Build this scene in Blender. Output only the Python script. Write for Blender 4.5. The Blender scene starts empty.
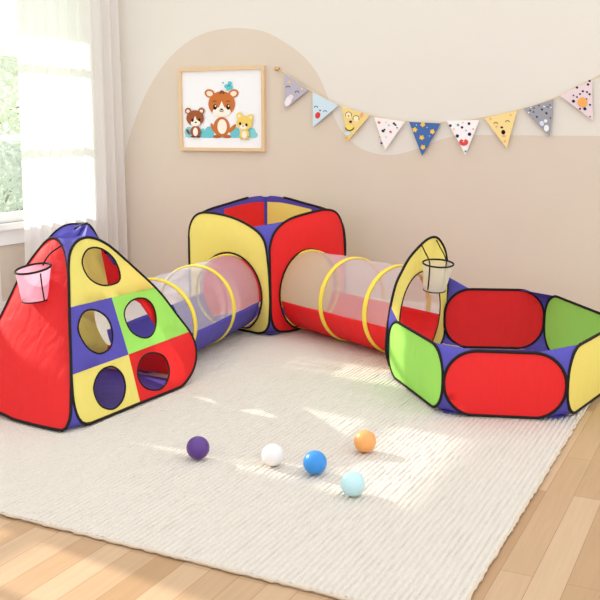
import bpy, bmesh, math, random
from mathutils import Vector, Matrix
from mathutils.geometry import delaunay_2d_cdt
random.seed(7)
PI = math.pi
scene = bpy.context.scene
COL = scene.collection

# ------------------------------------------------------------------ camera
F_PX, CAM_H = 905.0, 1.4
PITCH, YAW = math.radians(10.6388), math.radians(26.4448)
cd = bpy.data.cameras.new('camera')
cd.sensor_width = 36.0
cd.lens = F_PX / 600 * 36.0
cam = bpy.data.objects.new('camera', cd)
COL.objects.link(cam)
cam.location = (0, 0, CAM_H)
cam.rotation_euler = (PI / 2 - PITCH, 0, YAW)
scene.camera = cam
CAM = Vector((0, 0, CAM_H))
RIGHT = Vector((math.cos(YAW), math.sin(YAW), 0))
FW0 = Vector((-math.sin(YAW), math.cos(YAW), 0))
FWD = FW0 * math.cos(PITCH) - Vector((0, 0, 1)) * math.sin(PITCH)
UP = FW0 * math.sin(PITCH) + Vector((0, 0, 1)) * math.cos(PITCH)
Z = Vector((0, 0, 1))


def ray(x, y):
    return FWD * F_PX + RIGHT * (x - 300) - UP * (y - 300)


def at(x, y, n, p0):
    """photo measurement -> point on the real plane through p0 with normal n"""
    d = ray(x, y)
    n = Vector(n)
    return CAM + d * (n.dot(Vector(p0) - CAM) / n.dot(d))


# ------------------------------------------------------------------ materials
def lin(c):
    return tuple(((v / 255) / 12.92 if v / 255 <= 0.04045 else ((v / 255 + 0.055) / 1.055) ** 2.4) for v in c) + (1.0,)


def new_mat(name):
    m = bpy.data.materials.new(name)
    m.use_nodes = True
    nt = m.node_tree
    nt.nodes.clear()
    out = nt.nodes.new('ShaderNodeOutputMaterial')
    return m, nt, out


def plain(name, rgb, rough=0.6, spec=0.3, noise=0.0, nscale=40, bump=0.0, bscale=200, coat=0.0, metal=0.0):
    m, nt, out = new_mat(name)
    b = nt.nodes.new('ShaderNodeBsdfPrincipled')
    b.inputs['Base Color'].default_value = lin(rgb)
    b.inputs['Roughness'].default_value = rough
    b.inputs['Specular IOR Level'].default_value = spec
    b.inputs['Coat Weight'].default_value = coat
    b.inputs['Metallic'].default_value = metal
    nt.links.new(b.outputs[0], out.inputs[0])
    if noise or bump:
        tc = nt.nodes.new('ShaderNodeTexCoord')
    if noise:
        n = nt.nodes.new('ShaderNodeTexNoise')
        n.inputs['Scale'].default_value = nscale
        n.inputs['Detail'].default_value = 4
        nt.links.new(tc.outputs['Object'], n.inputs['Vector'])
        r = nt.nodes.new('ShaderNodeMapRange')
        r.inputs['To Min'].default_value = 1 - noise
        r.inputs['To Max'].default_value = 1 + noise
        nt.links.new(n.outputs['Fac'], r.inputs['Value'])
        mx = nt.nodes.new('ShaderNodeMix')
        mx.data_type = 'RGBA'
        mx.blend_type = 'MULTIPLY'
        mx.inputs[0].default_value = 1
        mx.inputs[6].default_value = lin(rgb)
        nt.links.new(r.outputs[0], mx.inputs[7])
        nt.links.new(mx.outputs[2], b.inputs['Base Color'])
    if bump:
        n2 = nt.nodes.new('ShaderNodeTexNoise')
        n2.inputs['Scale'].default_value = bscale
        n2.inputs['Detail'].default_value = 5
        nt.links.new(tc.outputs['Object'], n2.inputs['Vector'])
        bp = nt.nodes.new('ShaderNodeBump')
        bp.inputs['Strength'].default_value = bump
        bp.inputs['Distance'].default_value = 0.01
        nt.links.new(n2.outputs['Fac'], bp.inputs['Height'])
        nt.links.new(bp.outputs[0], b.inputs['Normal'])
    return m


def fabric(name, rgb, trans=0.3, rgb2=None):
    """thin nylon: diffuse with light passing through, faint wrinkles"""
    m, nt, out = new_mat(name)
    b = nt.nodes.new('ShaderNodeBsdfPrincipled')
    b.inputs['Base Color'].default_value = lin(rgb)
    b.inputs['Roughness'].default_value = 0.55
    b.inputs['Specular IOR Level'].default_value = 0.2
    t = nt.nodes.new('ShaderNodeBsdfTranslucent')
    t.inputs['Color'].default_value = lin(rgb2 or rgb)
    mx = nt.nodes.new('ShaderNodeMixShader')
    mx.inputs[0].default_value = trans
    tc = nt.nodes.new('ShaderNodeTexCoord')
    mp = nt.nodes.new('ShaderNodeMapping')
    mp.inputs['Scale'].default_value = (1, 1, 0.35)
    n = nt.nodes.new('ShaderNodeTexNoise')
    n.inputs['Scale'].default_value = 9
    n.inputs['Detail'].default_value = 3
    n.inputs['Distortion'].default_value = 1.2
    bp = nt.nodes.new('ShaderNodeBump')
    bp.inputs['Strength'].default_value = 0.25
    bp.inputs['Distance'].default_value = 0.03
    nt.links.new(tc.outputs['Object'], mp.inputs[0])
    nt.links.new(mp.outputs[0], n.inputs['Vector'])
    nt.links.new(n.outputs['Fac'], bp.inputs['Height'])
    for s in (b, t):
        nt.links.new(bp.outputs[0], s.inputs['Normal'])
    nt.links.new(b.outputs[0], mx.inputs[1])
    nt.links.new(t.outputs[0], mx.inputs[2])
    nt.links.new(mx.outputs[0], out.inputs[0])
    return m


def sheer(name, rgb, clear=0.5, trans=0.4):
    """see-through weave: part open, part thread"""
    m, nt, out = new_mat(name)
    d = nt.nodes.new('ShaderNodeBsdfDiffuse')
    d.inputs[0].default_value = lin(rgb)
    t = nt.nodes.new('ShaderNodeBsdfTranslucent')
    t.inputs[0].default_value = lin(rgb)
    a = nt.nodes.new('ShaderNodeMixShader')
    a.inputs[0].default_value = trans
    tr = nt.nodes.new('ShaderNodeBsdfTransparent')
    mx = nt.nodes.new('ShaderNodeMixShader')
    mx.inputs[0].default_value = clear
    nt.links.new(d.outputs[0], a.inputs[1])
    nt.links.new(t.outputs[0], a.inputs[2])
    nt.links.new(a.outputs[0], mx.inputs[1])
    nt.links.new(tr.outputs[0], mx.inputs[2])
    nt.links.new(mx.outputs[0], out.inputs[0])
    return m


def glass_mat():
    m, nt, out = new_mat('window_glass')
    tr = nt.nodes.new('ShaderNodeBsdfTransparent')
    g = nt.nodes.new('ShaderNodeBsdfGlossy')
    g.inputs['Roughness'].default_value = 0.02
    mx = nt.nodes.new('ShaderNodeMixShader')
    mx.inputs[0].default_value = 0.05
    nt.links.new(tr.outputs[0], mx.inputs[1])
    nt.links.new(g.outputs[0], mx.inputs[2])
    nt.links.new(mx.outputs[0], out.inputs[0])
    return m


def wood_floor():
    m, nt, out = new_mat('oak_planks')
    L = nt.links.new
    b = nt.nodes.new('ShaderNodeBsdfPrincipled')
    b.inputs['Roughness'].default_value = 0.42
    b.inputs['Specular IOR Level'].default_value = 0.35
    tc = nt.nodes.new('ShaderNodeTexCoord')
    rot = nt.nodes.new('ShaderNodeMapping')
    rot.inputs['Rotation'].default_value = (0, 0, PI / 2)
    L(tc.outputs['Object'], rot.inputs[0])
    br = nt.nodes.new('ShaderNodeTexBrick')
    br.offset = 0.37
    br.inputs['Scale'].default_value = 1.0
    br.inputs['Brick Width'].default_value = 1.15
    br.inputs['Row Height'].default_value = 0.105
    br.inputs['Mortar Size'].default_value = 0.0012
    br.inputs['Mortar Smooth'].default_value = 0.2
    br.inputs['Bias'].default_value = 0.0
    br.inputs['Color1'].default_value = lin((178, 141, 102))
    br.inputs['Color2'].default_value = lin((201, 170, 136))
    br.inputs['Mortar'].default_value = lin((158, 120, 84))
    L(rot.outputs[0], br.inputs['Vector'])
    gm = nt.nodes.new('ShaderNodeMapping')
    gm.inputs['Scale'].default_value = (26, 1.4, 1)
    L(tc.outputs['Object'], gm.inputs[0])
    n = nt.nodes.new('ShaderNodeTexNoise')
    n.inputs['Scale'].default_value = 2.2
    n.inputs['Detail'].default_value = 6
    n.inputs['Distortion'].default_value = 0.6
    L(gm.outputs[0], n.inputs['Vector'])
    r = nt.nodes.new('ShaderNodeMapRange')
    r.inputs['To Min'].default_value = 0.86
    r.inputs['To Max'].default_value = 1.1
    L(n.outputs['Fac'], r.inputs['Value'])
    mx = nt.nodes.new('ShaderNodeMix')
    mx.data_type = 'RGBA'
    mx.blend_type = 'MULTIPLY'
    mx.inputs[0].default_value = 1
    L(br.outputs['Color'], mx.inputs[6])
    L(r.outputs[0], mx.inputs[7])
    L(mx.outputs[2], b.inputs['Base Color'])
    L(b.outputs[0], out.inputs[0])
    return m


M = dict(
    red=fabric('red_nylon', (240, 46, 48), 0.22, (255, 56, 52)),
    yellow=fabric('yellow_nylon', (255, 240, 128), 0.25),
    blue=fabric('violet_blue_nylon', (92, 84, 182), 0.15),
    green=fabric('lime_nylon', (166, 234, 104), 0.15),
    trim=plain('black_binding', (30, 26, 26), 0.7, 0.2),
    band=fabric('yellow_band', (255, 236, 96), 0.2),
    mesh=sheer('white_netting', (240, 236, 240), 0.58, 0.4),
    pinknet=sheer('pink_netting', (250, 214, 234), 0.28, 0.45),
    creamnet=sheer('cream_netting', (246, 240, 224), 0.35, 0.45),
    cream=plain('cream_paint', (228, 222, 213), 0.85, 0.15, 0.015, 3, 0.08, 120),
    beige=plain('beige_paint', (219, 205, 189), 0.85, 0.15, 0.02, 3, 0.08, 120),
    white=plain('white_paint', (246, 245, 243), 0.5, 0.3),
    floor=wood_floor(),
    rug=plain('wool_weave', (227, 218, 206), 0.95, 0.05, 0.08, 75, 0.85, 150),
    rug_edge=plain('rug_binding', (222, 206, 186), 0.95, 0.05, 0.06, 60, 0.6, 220),
    curtain=sheer('voile', (253, 252, 252), 0.08, 0.6),
    glass=glass_mat(),
    oak=plain('pale_oak', (226, 196, 156), 0.5, 0.3, 0.06, 25),
    print_white=plain('print_white', (243, 243, 246), 0.7, 0.2),
    cord=plain('jute_cord', (226, 204, 168), 0.8, 0.1),
    brass=plain('brass', (214, 176, 112), 0.35, 0.5, metal=0.6),
    bark=plain('bark', (172, 162, 150), 0.9, 0.1, 0.2, 20),
    ground=plain('lawn', (150, 176, 120), 0.9, 0.1, 0.15, 6),
)


def leafmat(name, rgb):
    return fabric(name, rgb, 0.45)


_pm = {}


def paint(rgb):
    k = tuple(rgb)
    if k not in _pm:
        _pm[k] = plain('ink_%02x%02x%02x' % k, k, 0.7, 0.15)
    return _pm[k]


# ------------------------------------------------------------------ object helpers
def link(name, bm, mats, parent=None, smooth=False):
    me = bpy.data.meshes.new(name)
    bm.to_mesh(me)
    bm.free()
    for mm in (mats if isinstance(mats, (list, tuple)) else [mats]):
        me.materials.append(mm)
    if smooth:
        for p in me.polygons:
            p.use_smooth = True
    o = bpy.data.objects.new(name, me)
    COL.objects.link(o)
    if parent is not None:
        o.parent = parent
        o.matrix_parent_inverse = Matrix.Translation(parent.matrix_world_loc).inverted() if False else Matrix.Translation(-root_loc(parent))
    return o


def root_loc(o):
    v = Vector((0, 0, 0))
    while o is not None:
        v = v + o.location
        o = o.parent if o.parent and o.type == 'EMPTY' else None
    return v


def tag(o, label, cat, group=None):
    o['label'] = label
    o['category'] = cat
    if group:
        o['group'] = group
    return o


def struct(o):
    o['kind'] = 'structure'
    return o


def thing(name, loc, label, cat, group=None):
    o = bpy.data.objects.new(name, None)
    o.empty_display_size = 0.1
    COL.objects.link(o)
    o.location = loc
    return tag(o, label, cat, group)


def box(bm, lo, hi, mi=0):
    vs = [bm.verts.new((x, y, z)) for x in (lo[0], hi[0]) for y in (lo[1], hi[1]) for z in (lo[2], hi[2])]
    for q in ((0, 1, 3, 2), (4, 6, 7, 5), (0, 4, 5, 1), (2, 3, 7, 6), (0, 2, 6, 4), (1, 5, 7, 3)):
        f = bm.faces.new([vs[i] for i in q])
        f.material_index = mi


def tube(bm, pts, rad, closed=False, n=8, flat=None, jit=0.0):
    """round cord along points; flat=(width, thickness, outward function) gives a webbing strip"""
    pts = [Vector(p) for p in pts]
    N = len(pts)
    rings = []
    prev = None
    for i in range(N):
        a = pts[(i - 1) % N] if (closed or i > 0) else pts[0]
        c = pts[(i + 1) % N] if (closed or i < N - 1) else pts[-1]
        t = (c - a).normalized()
        if prev is None:
            ref = Z if abs(t.z) < 0.9 else Vector((1, 0, 0))
            u = t.cross(ref).normalized()
        else:
            u = (prev - t * prev.dot(t)).normalized()
        prev = u
        v = t.cross(u)
        r = rad * (1 + random.uniform(-jit, jit))
        rings.append([bm.verts.new(pts[i] + u * (math.cos(2 * PI * k / n) * r) + v * (math.sin(2 * PI * k / n) * r)) for k in range(n)])
    for i in range(N if closed else N - 1):
        A, B = rings[i], rings[(i + 1) % N]
        off = 0
        if closed and i == N - 1:                       # match the twist of the closing ring
            off = min(range(n), key=lambda o: (A[0].co - B[o].co).length)
        for k in range(n):
            bm.faces.new((A[k], A[(k + 1) % n], B[(k + 1 + off) % n], B[(k + off) % n]))
    if not closed:
        bm.faces.new(rings[0][::-1])
        bm.faces.new(rings[-1])


def cord_obj(name, pts, rad, parent, mat=None, closed=True, n=8):
    bm = bmesh.new()
    tube(bm, pts, rad, closed, n)
    return link(name, bm, mat or M['trim'], parent, True)


def spline(pts, n, closed=True):
    """Catmull-Rom through pts, resampled evenly"""
    P = [Vector(p) for p in pts]
    k = len(P)
    dense = []
    for i in range(k if closed else k - 1):
        if closed:
            a, b, c, d = P[(i - 1) % k], P[i], P[(i + 1) % k], P[(i + 2) % k]
        else:
            a, b, c, d = P[max(i - 1, 0)], P[i], P[i + 1], P[min(i + 2, k - 1)]
        for j in range(12):
            t = j / 12
            dense.append(0.5 * ((2 * b) + (c - a) * t + (2 * a - 5 * b + 4 * c - d) * t * t + (3 * b - a - 3 * c + d) * t ** 3))
    if not closed:
        dense.append(P[-1])
    return resample(dense, n, closed)


def resample(P, n, closed=False):
    Q = list(P) + ([P[0]] if closed else [])
    L = [0.0]
    for i in range(1, len(Q)):
        L.append(L[-1] + (Q[i] - Q[i - 1]).length)
    tot = L[-1]
    out = []
    j = 0
    m = n if closed else n - 1
    for i in range(n):
        d = tot * i / m
        while j < len(Q) - 2 and L[j + 1] < d:
            j += 1
        seg = L[j + 1] - L[j]
        t = (d - L[j]) / seg if seg > 1e-12 else 0
        out.append(Q[j].lerp(Q[j + 1], min(1, max(0, t))))
    return out


def inside(p, poly):
    c = False
    x, y = p[0], p[1]
    n = len(poly)
    for i in range(n):
        x1, y1 = poly[i][0], poly[i][1]
        x2, y2 = poly[(i + 1) % n][0], poly[(i + 1) % n][1]
        if (y1 > y) != (y2 > y) and x < (x2 - x1) * (y - y1) / (y2 - y1) + x1:
            c = not c
    return c


def seg_dist(p, poly):
    best = 1e9
    n = len(poly)
    for i in range(n):
        a = poly[i]
        b = poly[(i + 1) % n]
        d = b - a
        t = max(0, min(1, (p - a).dot(d) / max(d.dot(d), 1e-12)))
        best = min(best, (a + d * t - p).length)
    return best


def sheet(name, outline, mapf, mats, parent=None, holes=(), lines=(), region=None, step=0.06, bulge=0.0, nrm=None, thick=0.0):
    """flat pattern cut in 2D (outline, holes, seams), laid into space by mapf; bulge pushes the middle along nrm"""
    outline = [Vector((p[0], p[1])) for p in outline]
    holes = [[Vector((p[0], p[1])) for p in h] for h in holes]
    V, E = [], []

    def loop(pts, closed=True):
        b = len(V)
        V.extend(pts)
        for i in range(len(pts) - (0 if closed else 1)):
            E.append((b + i, b + (i + 1) % len(pts)))
    loop(outline)
    for h in holes:
        loop(h)
    for l in lines:
        loop([Vector((p[0], p[1])) for p in l], False)
    xs = [p.x for p in outline]
    ys = [p.y for p in outline]
    x = min(xs) + step / 2
    while x < max(xs):
        y = min(ys) + step / 2
        while y < max(ys):
            p = Vector((x + 1e-4 * math.sin(37 * y), y))
            if inside(p, outline) and seg_dist(p, outline) > step * 0.35 and all(not inside(p, h) and seg_dist(p, h) > step * 0.3 for h in holes):
                V.append(p)
            y += step
        x += step
    vo, eo, fo, _, _, _ = delaunay_2d_cdt(V, E, [], 0, 1e-6)
    bm = bmesh.new()
    nv = []
    for p in vo:
        q = mapf(p)
        if bulge and nrm is not None and inside(p, outline):
            d = min([seg_dist(p, outline)] + [seg_dist(p, h) for h in holes])
            q = q + nrm * (bulge * (1 - math.exp(-d / 0.09)))
        nv.append(bm.verts.new(q))
    for f in fo:
        c = sum((vo[i] for i in f), Vector((0, 0))) / len(f)
        if not inside(c, outline) or any(inside(c, h) for h in holes):
            continue
        try:
            fc = bm.faces.new([nv[i] for i in f])
            fc.material_index = region(c) if region else 0
        except ValueError:
            pass
    loose = [v for v in bm.verts if not v.link_faces]
    bmesh.ops.delete(bm, geom=loose, context='VERTS')
    o = link(name, bm, mats, parent, True)
    if thick:
        md = o.modifiers.new('thickness', 'SOLIDIFY')
        md.thickness = thick
        md.offset = 0
    return o


def nearest(outline, p):
    p = Vector(p[:2])
    return min(range(len(outline)), key=lambda i: (Vector(outline[i][:2]) - p).length)


def chain(outline, p0, p1, n=26):
    """piece of a closed outline from nearest p0 to nearest p1, the short way"""
    i, j = nearest(outline, p0), nearest(outline, p1)
    N = len(outline)
    fwd = [outline[(i + k) % N] for k in range(((j - i) % N) + 1)]
    bwd = [outline[(i - k) % N] for k in range(((i - j) % N) + 1)]
    ln = lambda c: sum((Vector(c[k + 1]) - Vector(c[k])).length for k in range(len(c) - 1))
    c = fwd if ln(fwd) < ln(bwd) else bwd
    return resample([Vector(q) for q in c], n)


def ruled(name, A, B, mat, parent, k=5, sag=None, thick=0.003):
    bm = bmesh.new()
    g = []
    for a, b in zip(A, B):
        row = []
        for j in range(k + 1):
            t = j / k
            q = a.lerp(b, t)
            if sag is not None:
                q = q + sag * (4 * t * (1 - t)) * min(0.35, (a - b).length)
            row.append(bm.verts.new(q))
        g.append(row)
    for i in range(len(g) - 1):
        for j in range(k):
            bm.faces.new((g[i][j], g[i][j + 1], g[i + 1][j + 1], g[i + 1][j]))
    o = link(name, bm, mat, parent, True)
    md = o.modifiers.new('thickness', 'SOLIDIFY')
    md.thickness = thick
    md.offset = 0
    return o


def poly_obj(name, pts, mat, parent, thick=0.004):
    bm = bmesh.new()
    bm.faces.new([bm.verts.new(p) for p in pts])
    o = link(name, bm, mat, parent)
    md = o.modifiers.new('thickness', 'SOLIDIFY')
    md.thickness = thick
    md.offset = 0
    return o


# ------------------------------------------------------------------ room
XW, YW, HW = -5.10, 6.50, 3.6         # left wall face, back wall face, wall height
RZ = 0.018                            # top of the rug

bm = bmesh.new()
box(bm, (-5.3, -1.5, -0.08), (3.4, 6.7, 0.0))
struct(link('floor', bm, M['floor']))


def W(x, y, off=0.0):
    p = at(x, y, (0, 1, 0), (0, YW - off, 0))
    return Vector((p.x, p.z))


edge = [(118, 166), (124, 158), (129, 138), (138, 112), (150, 86), (166, 62), (186, 43), (208, 32), (235, 28), (262, 31), (283, 41), (302, 55), (317, 73), (327, 95),
        (335, 119), (346, 136), (362, 149), (385, 155), (405, 152.5), (424, 146), (444, 138.5), (462, 135.5), (490, 135), (540, 135.5), (600, 136), (700, 138)]
curve = [Vector((-5.3, W(112, 176).y))] + spline([W(*e).to_3d() for e in edge], 130, False)
curve = [Vector((p[0], p[1])) for p in curve] + [Vector((3.4, W(700, 138).y))]
beige_poly = curve + [Vector((3.4, -0.05)), Vector((-5.3, -0.05))]
wall_out = [Vector((-5.3, 0)), Vector((3.4, 0)), Vector((3.4, HW)), Vector((-5.3, HW))]
wb = sheet('wall_back', wall_out, lambda p: Vector((p.x, YW, p.y)), [M['cream'], M['beige']], lines=[curve],
           region=lambda c: 1 if inside(c, beige_poly) else 0, step=0.6)
for p in wb.data.polygons:
    p.use_smooth = False
md = wb.modifiers.new('thickness', 'SOLIDIFY')
md.thickness = 0.12
md.offset = 1 if wb.data.polygons[0].normal.y > 0 else -1
struct(wb)

WIN = [dict(n=1, y0=3.44, y1=6.12, z0=0.70, z1=2.62, bars=(1.34, 1.97), mull=(4.78,)),
       dict(n=2, y0=0.80, y1=2.64, z0=0.70, z1=2.62, bars=(1.60, 2.1), mull=(2.28, 1.55))]
bm = bmesh.new()
ys = [-1.5, 0.80, 2.64, 3.44, 6.12, 6.62]
for i in range(5):
    if i in (1, 3):
        box(bm, (XW - 0.12, ys[i], 0), (XW, ys[i + 1], 0.70))
        box(bm, (XW - 0.12, ys[i], 2.62), (XW, ys[i + 1], HW))
    else:
        box(bm, (XW - 0.12, ys[i], 0), (XW, ys[i + 1], HW))
struct(link('wall_left', bm, M['beige']))

for w in WIN:
    bm = bmesh.new()
    t = 0.05
    xa, xb = XW - 0.09, XW - 0.02
    box(bm, (xa, w['y0'], w['z0']), (xb, w['y0'] + t, w['z1']))
    box(bm, (xa, w['y1'] - t, w['z0']), (xb, w['y1'], w['z1']))
    box(bm, (xa, w['y0'] + t, w['z0']), (xb, w['y1'] - t, w['z0'] + 0.07))
    box(bm, (xa, w['y0'] + t, w['z1'] - t), (xb, w['y1'] - t, w['z1']))
    for z in w['bars']:
        box(bm, (xa + 0.01, w['y0'] + t, z - 0.022), (xb - 0.01, w['y1'] - t, z + 0.022))
    for y in w['mull']:
        box(bm, (xa + 0.015, y - 0.02, w['z0'] + 0.07), (xb - 0.015, y + 0.02, w['z1'] - t))
    fr = struct(link('window_%d' % w['n'], bm, M['white']))
    bm = bmesh.new()
    c = 0.09
    for lo, hi in (((w['y0'] - c, w['z0'] - 0.02), (w['y0'], w['z1'] + c)), ((w['y1'], w['z0'] - 0.02), (w['y1'] + c, w['z1'] + c)), ((w['y0'], w['z1']), (w['y1'], w['z1'] + c))):
        box(bm, (XW, lo[0], lo[1]), (XW + 0.022, hi[0], hi[1]))
    link('window_casing', bm, M['white'], fr)
    bm = bmesh.new()
    box(bm, (XW - 0.02, w['y0'] - 0.12, w['z0'] - 0.045), (XW + 0.075, w['y1'] + 0.12, w['z0']))
    box(bm, (XW, w['y0'] - 0.09, w['z0'] - 0.165), (XW + 0.025, w['y1'] + 0.09, w['z0'] - 0.045))
    link('window_sill', bm, M['white'], fr)
    bm = bmesh.new()
    box(bm, (xa + 0.03, w['y0'] + t, w['z0'] + 0.06), (xa + 0.034, w['y1'] - t, w['z1'] - t))
    link('window_pane', bm, M['glass'], fr)

bm = bmesh.new()
box(bm, (XW, -1.5, 0), (XW + 0.018, YW, 0.10))
struct(link('baseboard_left', bm, M['white']))
bm = bmesh.new()
box(bm, (XW + 0.018, YW - 0.018, 0), (3.4, YW, 0.10))
struct(link('baseboard_back', bm, M['white']))

bm = bmesh.new()
box(bm, (XW - 1.28, -1.5, 2.86), (XW - 0.2, 6.62, 2.94))  # unseen overhang added to block sun through the upper panes
struct(link('added_sun_blocker', bm, M['white']))

# ------------------------------------------------------------------ outdoors
bm = bmesh.new()
box(bm, (-40, -20, -0.5), (-5.35, 45, -0.3))
struct(link('ground', bm, M['ground']))


def tree(name, loc, crown, size, nleaf, mat, leaf, label, cat, trunk_h, airy=False):
    o = thing(name, loc, label, cat)
    loc = Vector(loc)
    bm = bmesh.new()
    tube(bm, [loc, loc + Vector((0.03, 0.05, trunk_h * 0.5)), loc + Vector((0, 0, trunk_h))], 0.05 + trunk_h * 0.015, n=7)
    cc = loc + Vector(crown)
    for k in range(9):
        d = Vector((random.uniform(-1, 1) * size[0], random.uniform(-1, 1) * size[1], random.uniform(-0.6, 0.9) * size[2]))
        s = loc + Vector((0, 0, trunk_h * random.uniform(0.6, 1)))
        tube(bm, [s, s.lerp(cc + d, 0.5) + Vector((0, 0, 0.05)), cc + d * 0.8], 0.018, n=5)
    link('trunk', bm, M['bark'], o, True)
    bm = bmesh.new()
    for i in range(nleaf):
        while True:
            d = Vector((random.uniform(-1, 1), random.uniform(-1, 1), random.uniform(-1, 1)))
            if d.length <= 1:
                break
        if not airy:
            d = d.normalized() * (d.length ** 0.5)
        p = cc + Vector((d.x * size[0], d.y * size[1], d.z * size[2])) * (1 + 0.12 * math.sin(9 * d.x + 7 * d.z))
        a = Vector((random.uniform(-1, 1), random.uniform(-1, 1), random.uniform(-1, 1))).normalized()
        b = a.orthogonal().normalized()
        L = leaf * random.uniform(0.6, 1.2)
        v = [bm.verts.new(q) for q in (p - a * L, p + b * L * 0.42, p + a * L, p - b * L * 0.42)]
        bm.faces.new(v)
    link('foliage', bm, mat, o)
    return o


lf1, lf2 = leafmat('leaf_pale', (234, 238, 226)), leafmat('leaf_grey_green', (224, 231, 224))  # leaf colours whitened to give an overexposed daylight look
tree('garden_tree', (-13.2, 13.0, -0.3), (0, 0, 2.2), (1.5, 1.5, 1.1), 3600, lf1, 0.10, 'pale leafy tree outside the window, in the upper panes', 'tree', 1.9)
tree('garden_shrub', (-9.7, 9.6, -0.3), (0, 0, 0.8), (0.9, 0.9, 0.9), 3200, lf2, 0.075, 'grey-green shrub outside, behind the lower window pane', 'shrub', 0.5)

# ------------------------------------------------------------------ curtain
def curtain(ya, yb, folds, label):
    bm = bmesh.new()
    NY, NZ = 150, 30
    g = []
    for i in range(NY + 1):
        t = i / NY
        row = []
        for j in range(NZ + 1):
            zz = 0.025 + (2.85 - 0.025) * j / NZ
            amp = 0.017 + 0.008 * (1 - j / NZ)
            ph = t * 2 * PI * folds + 0.5 * math.sin(5 * t) + 0.12 * math.sin(2.2 * zz + 9 * t)
            x = -4.93 + amp * math.sin(ph) + 0.35 * amp * math.sin(2.3 * ph + 1.3)
            y_ = ya - 0.04 + 0.10 * j / NZ
            row.append(bm.verts.new((x, y_ + (yb - y_) * t + 0.006 * math.sin(2 * ph), zz)))
        g.append(row)
    for i in range(NY):
        for j in range(NZ):
            bm.faces.new((g[i][j], g[i + 1][j], g[i + 1][j + 1], g[i][j + 1]))
    return tag(link('sheer_curtain', bm, M['curtain'], None, True), label, 'curtain')


curtain(5.21, 6.46, 9.5, 'white sheer floor-length curtain at the left window, next to the room corner')
curtain(4.30, 4.93, 6.5, 'unseen sheer curtain panel added to shade the rug')  # out-of-view panel, added to narrow the sun patch on the rug

# ------------------------------------------------------------------ rug
RX0, RX1, RY0, RY1 = -4.70, -0.668, 2.318, 6.10
rug = thing('area_rug', ((RX0 + RX1) / 2, (RY0 + RY1) / 2, 0), 'large cream ribbed woven rug on the pale wooden floor', 'rug')
bm = bmesh.new()
nr = 176
dx = (RX1 - RX0) / nr
rows = 76
prof = ((0.0, 0.0112), (0.22, 0.0156), (0.5, 0.0175), (0.78, 0.0156))
cols = []
for i in range(nr + 1):
    for (u, h) in (prof if i < nr else prof[:1]):
        cols.append((RX0 + (i + u) * dx, h))
grid = []
for (x, h) in cols:
    row = []
    for j in range(rows + 1):
        y = RY0 + (RY1 - RY0) * j / rows
        row.append(bm.verts.new((x + random.uniform(-.0014, .0014), y, min(0.0179, h + random.uniform(-.0022, .0008)))))
    grid.append(row)
for i in range(len(grid) - 1):
    for j in range(rows):
        bm.faces.new((grid[i][j], grid[i + 1][j], grid[i + 1][j + 1], grid[i][j + 1]))
bot = [bm.verts.new(p) for p in ((RX0, RY0, 0.0005), (RX1, RY0, 0.0005), (RX1, RY1, 0.0005), (RX0, RY1, 0.0005))]
bm.faces.new(bot[::-1])
link('pile', bm, M['rug'], rug, True)


def edge_roll(a, b):
    a, b = Vector(a), Vector(b)
    n = int((b - a).length / 0.02)
    pts = []
    for i in range(n + 1):
        p = a.lerp(b, i / n)
        pts.append(p + Vector((random.uniform(-.003, .003), random.uniform(-.003, .003), random.uniform(-.0007, .0007))))
    return pts


bm = bmesh.new()
for a, b in (((RX0, RY0, .0095), (RX1, RY0, .0095)), ((RX1, RY0, .0095), (RX1, RY1, .0095)), ((RX0, RY0, .0095), (RX0, RY1, .0095)), ((RX0, RY1, .0095), (RX1, RY1, .0095))):
    tube(bm, edge_roll(a, b), 0.0066, n=7, jit=0.38)
link('binding', bm, M['rug_edge'], rug, True)


# ------------------------------------------------------------------ net baskets
def basket(parent, ctr_top, n_top, r_top, ctr_bot, n_bot, r_bot, net, strap_a, strap_b, wire=0.0055):
    """small throwing basket sewn to the tent: rim, net, base ring, straps"""
    def ring(c, n, r, k=40):
        n = n.normalized()
        u = n.cross(FW0).normalized()
        v = n.cross(u)
        return [c + u * (r * math.cos(2 * PI * i / k)) + v * (r * math.sin(2 * PI * i / k)) for i in range(k)]
    A, B = ring(ctr_top, n_top, r_top), ring(ctr_bot, n_bot, r_bot)
    bm = bmesh.new()
    k = len(A)
    g = []
    for j in range(7):
        t = j / 6
        g.append([bm.verts.new(A[i].lerp(B[i], t)) for i in range(k)])
    for j in range(6):
        for i in range(k):
            bm.faces.new((g[j][i], g[j][(i + 1) % k], g[j + 1][(i + 1) % k], g[j + 1][i]))
    bm.faces.new(g[-1])
    o = link('net_basket', bm, net, parent, True)
    o['label'] = 'small see-through net basket with black rim'
    cord_obj('rim', A, wire, o)
    cord_obj('base_ring', B, wire * 0.62, o)
    for s, r in ((strap_a, 0.0042), (strap_b, 0.0036)):
        if s:
            cord_obj('strap', spline(s, 24, False), r, o, closed=False)
    return o


# ------------------------------------------------------------------ pyramid tent
gF = lambda x, y: at(x, y, (0, 0, 1), (0, 0, RZ))
TF = Vector((-2.735, 3.105, RZ))
TR = Vector((-2.690, 4.125, RZ))
TL = TF + Vector((-1.0, 0.07, 0))
TB = TL + (TR - TF) + Vector((0.0, 0.0, 0))
APEX = at(84, 216, (0, 1, 0), (0, 3.62, 0))
TC = (TF + TR + TL + TB) / 4


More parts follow.
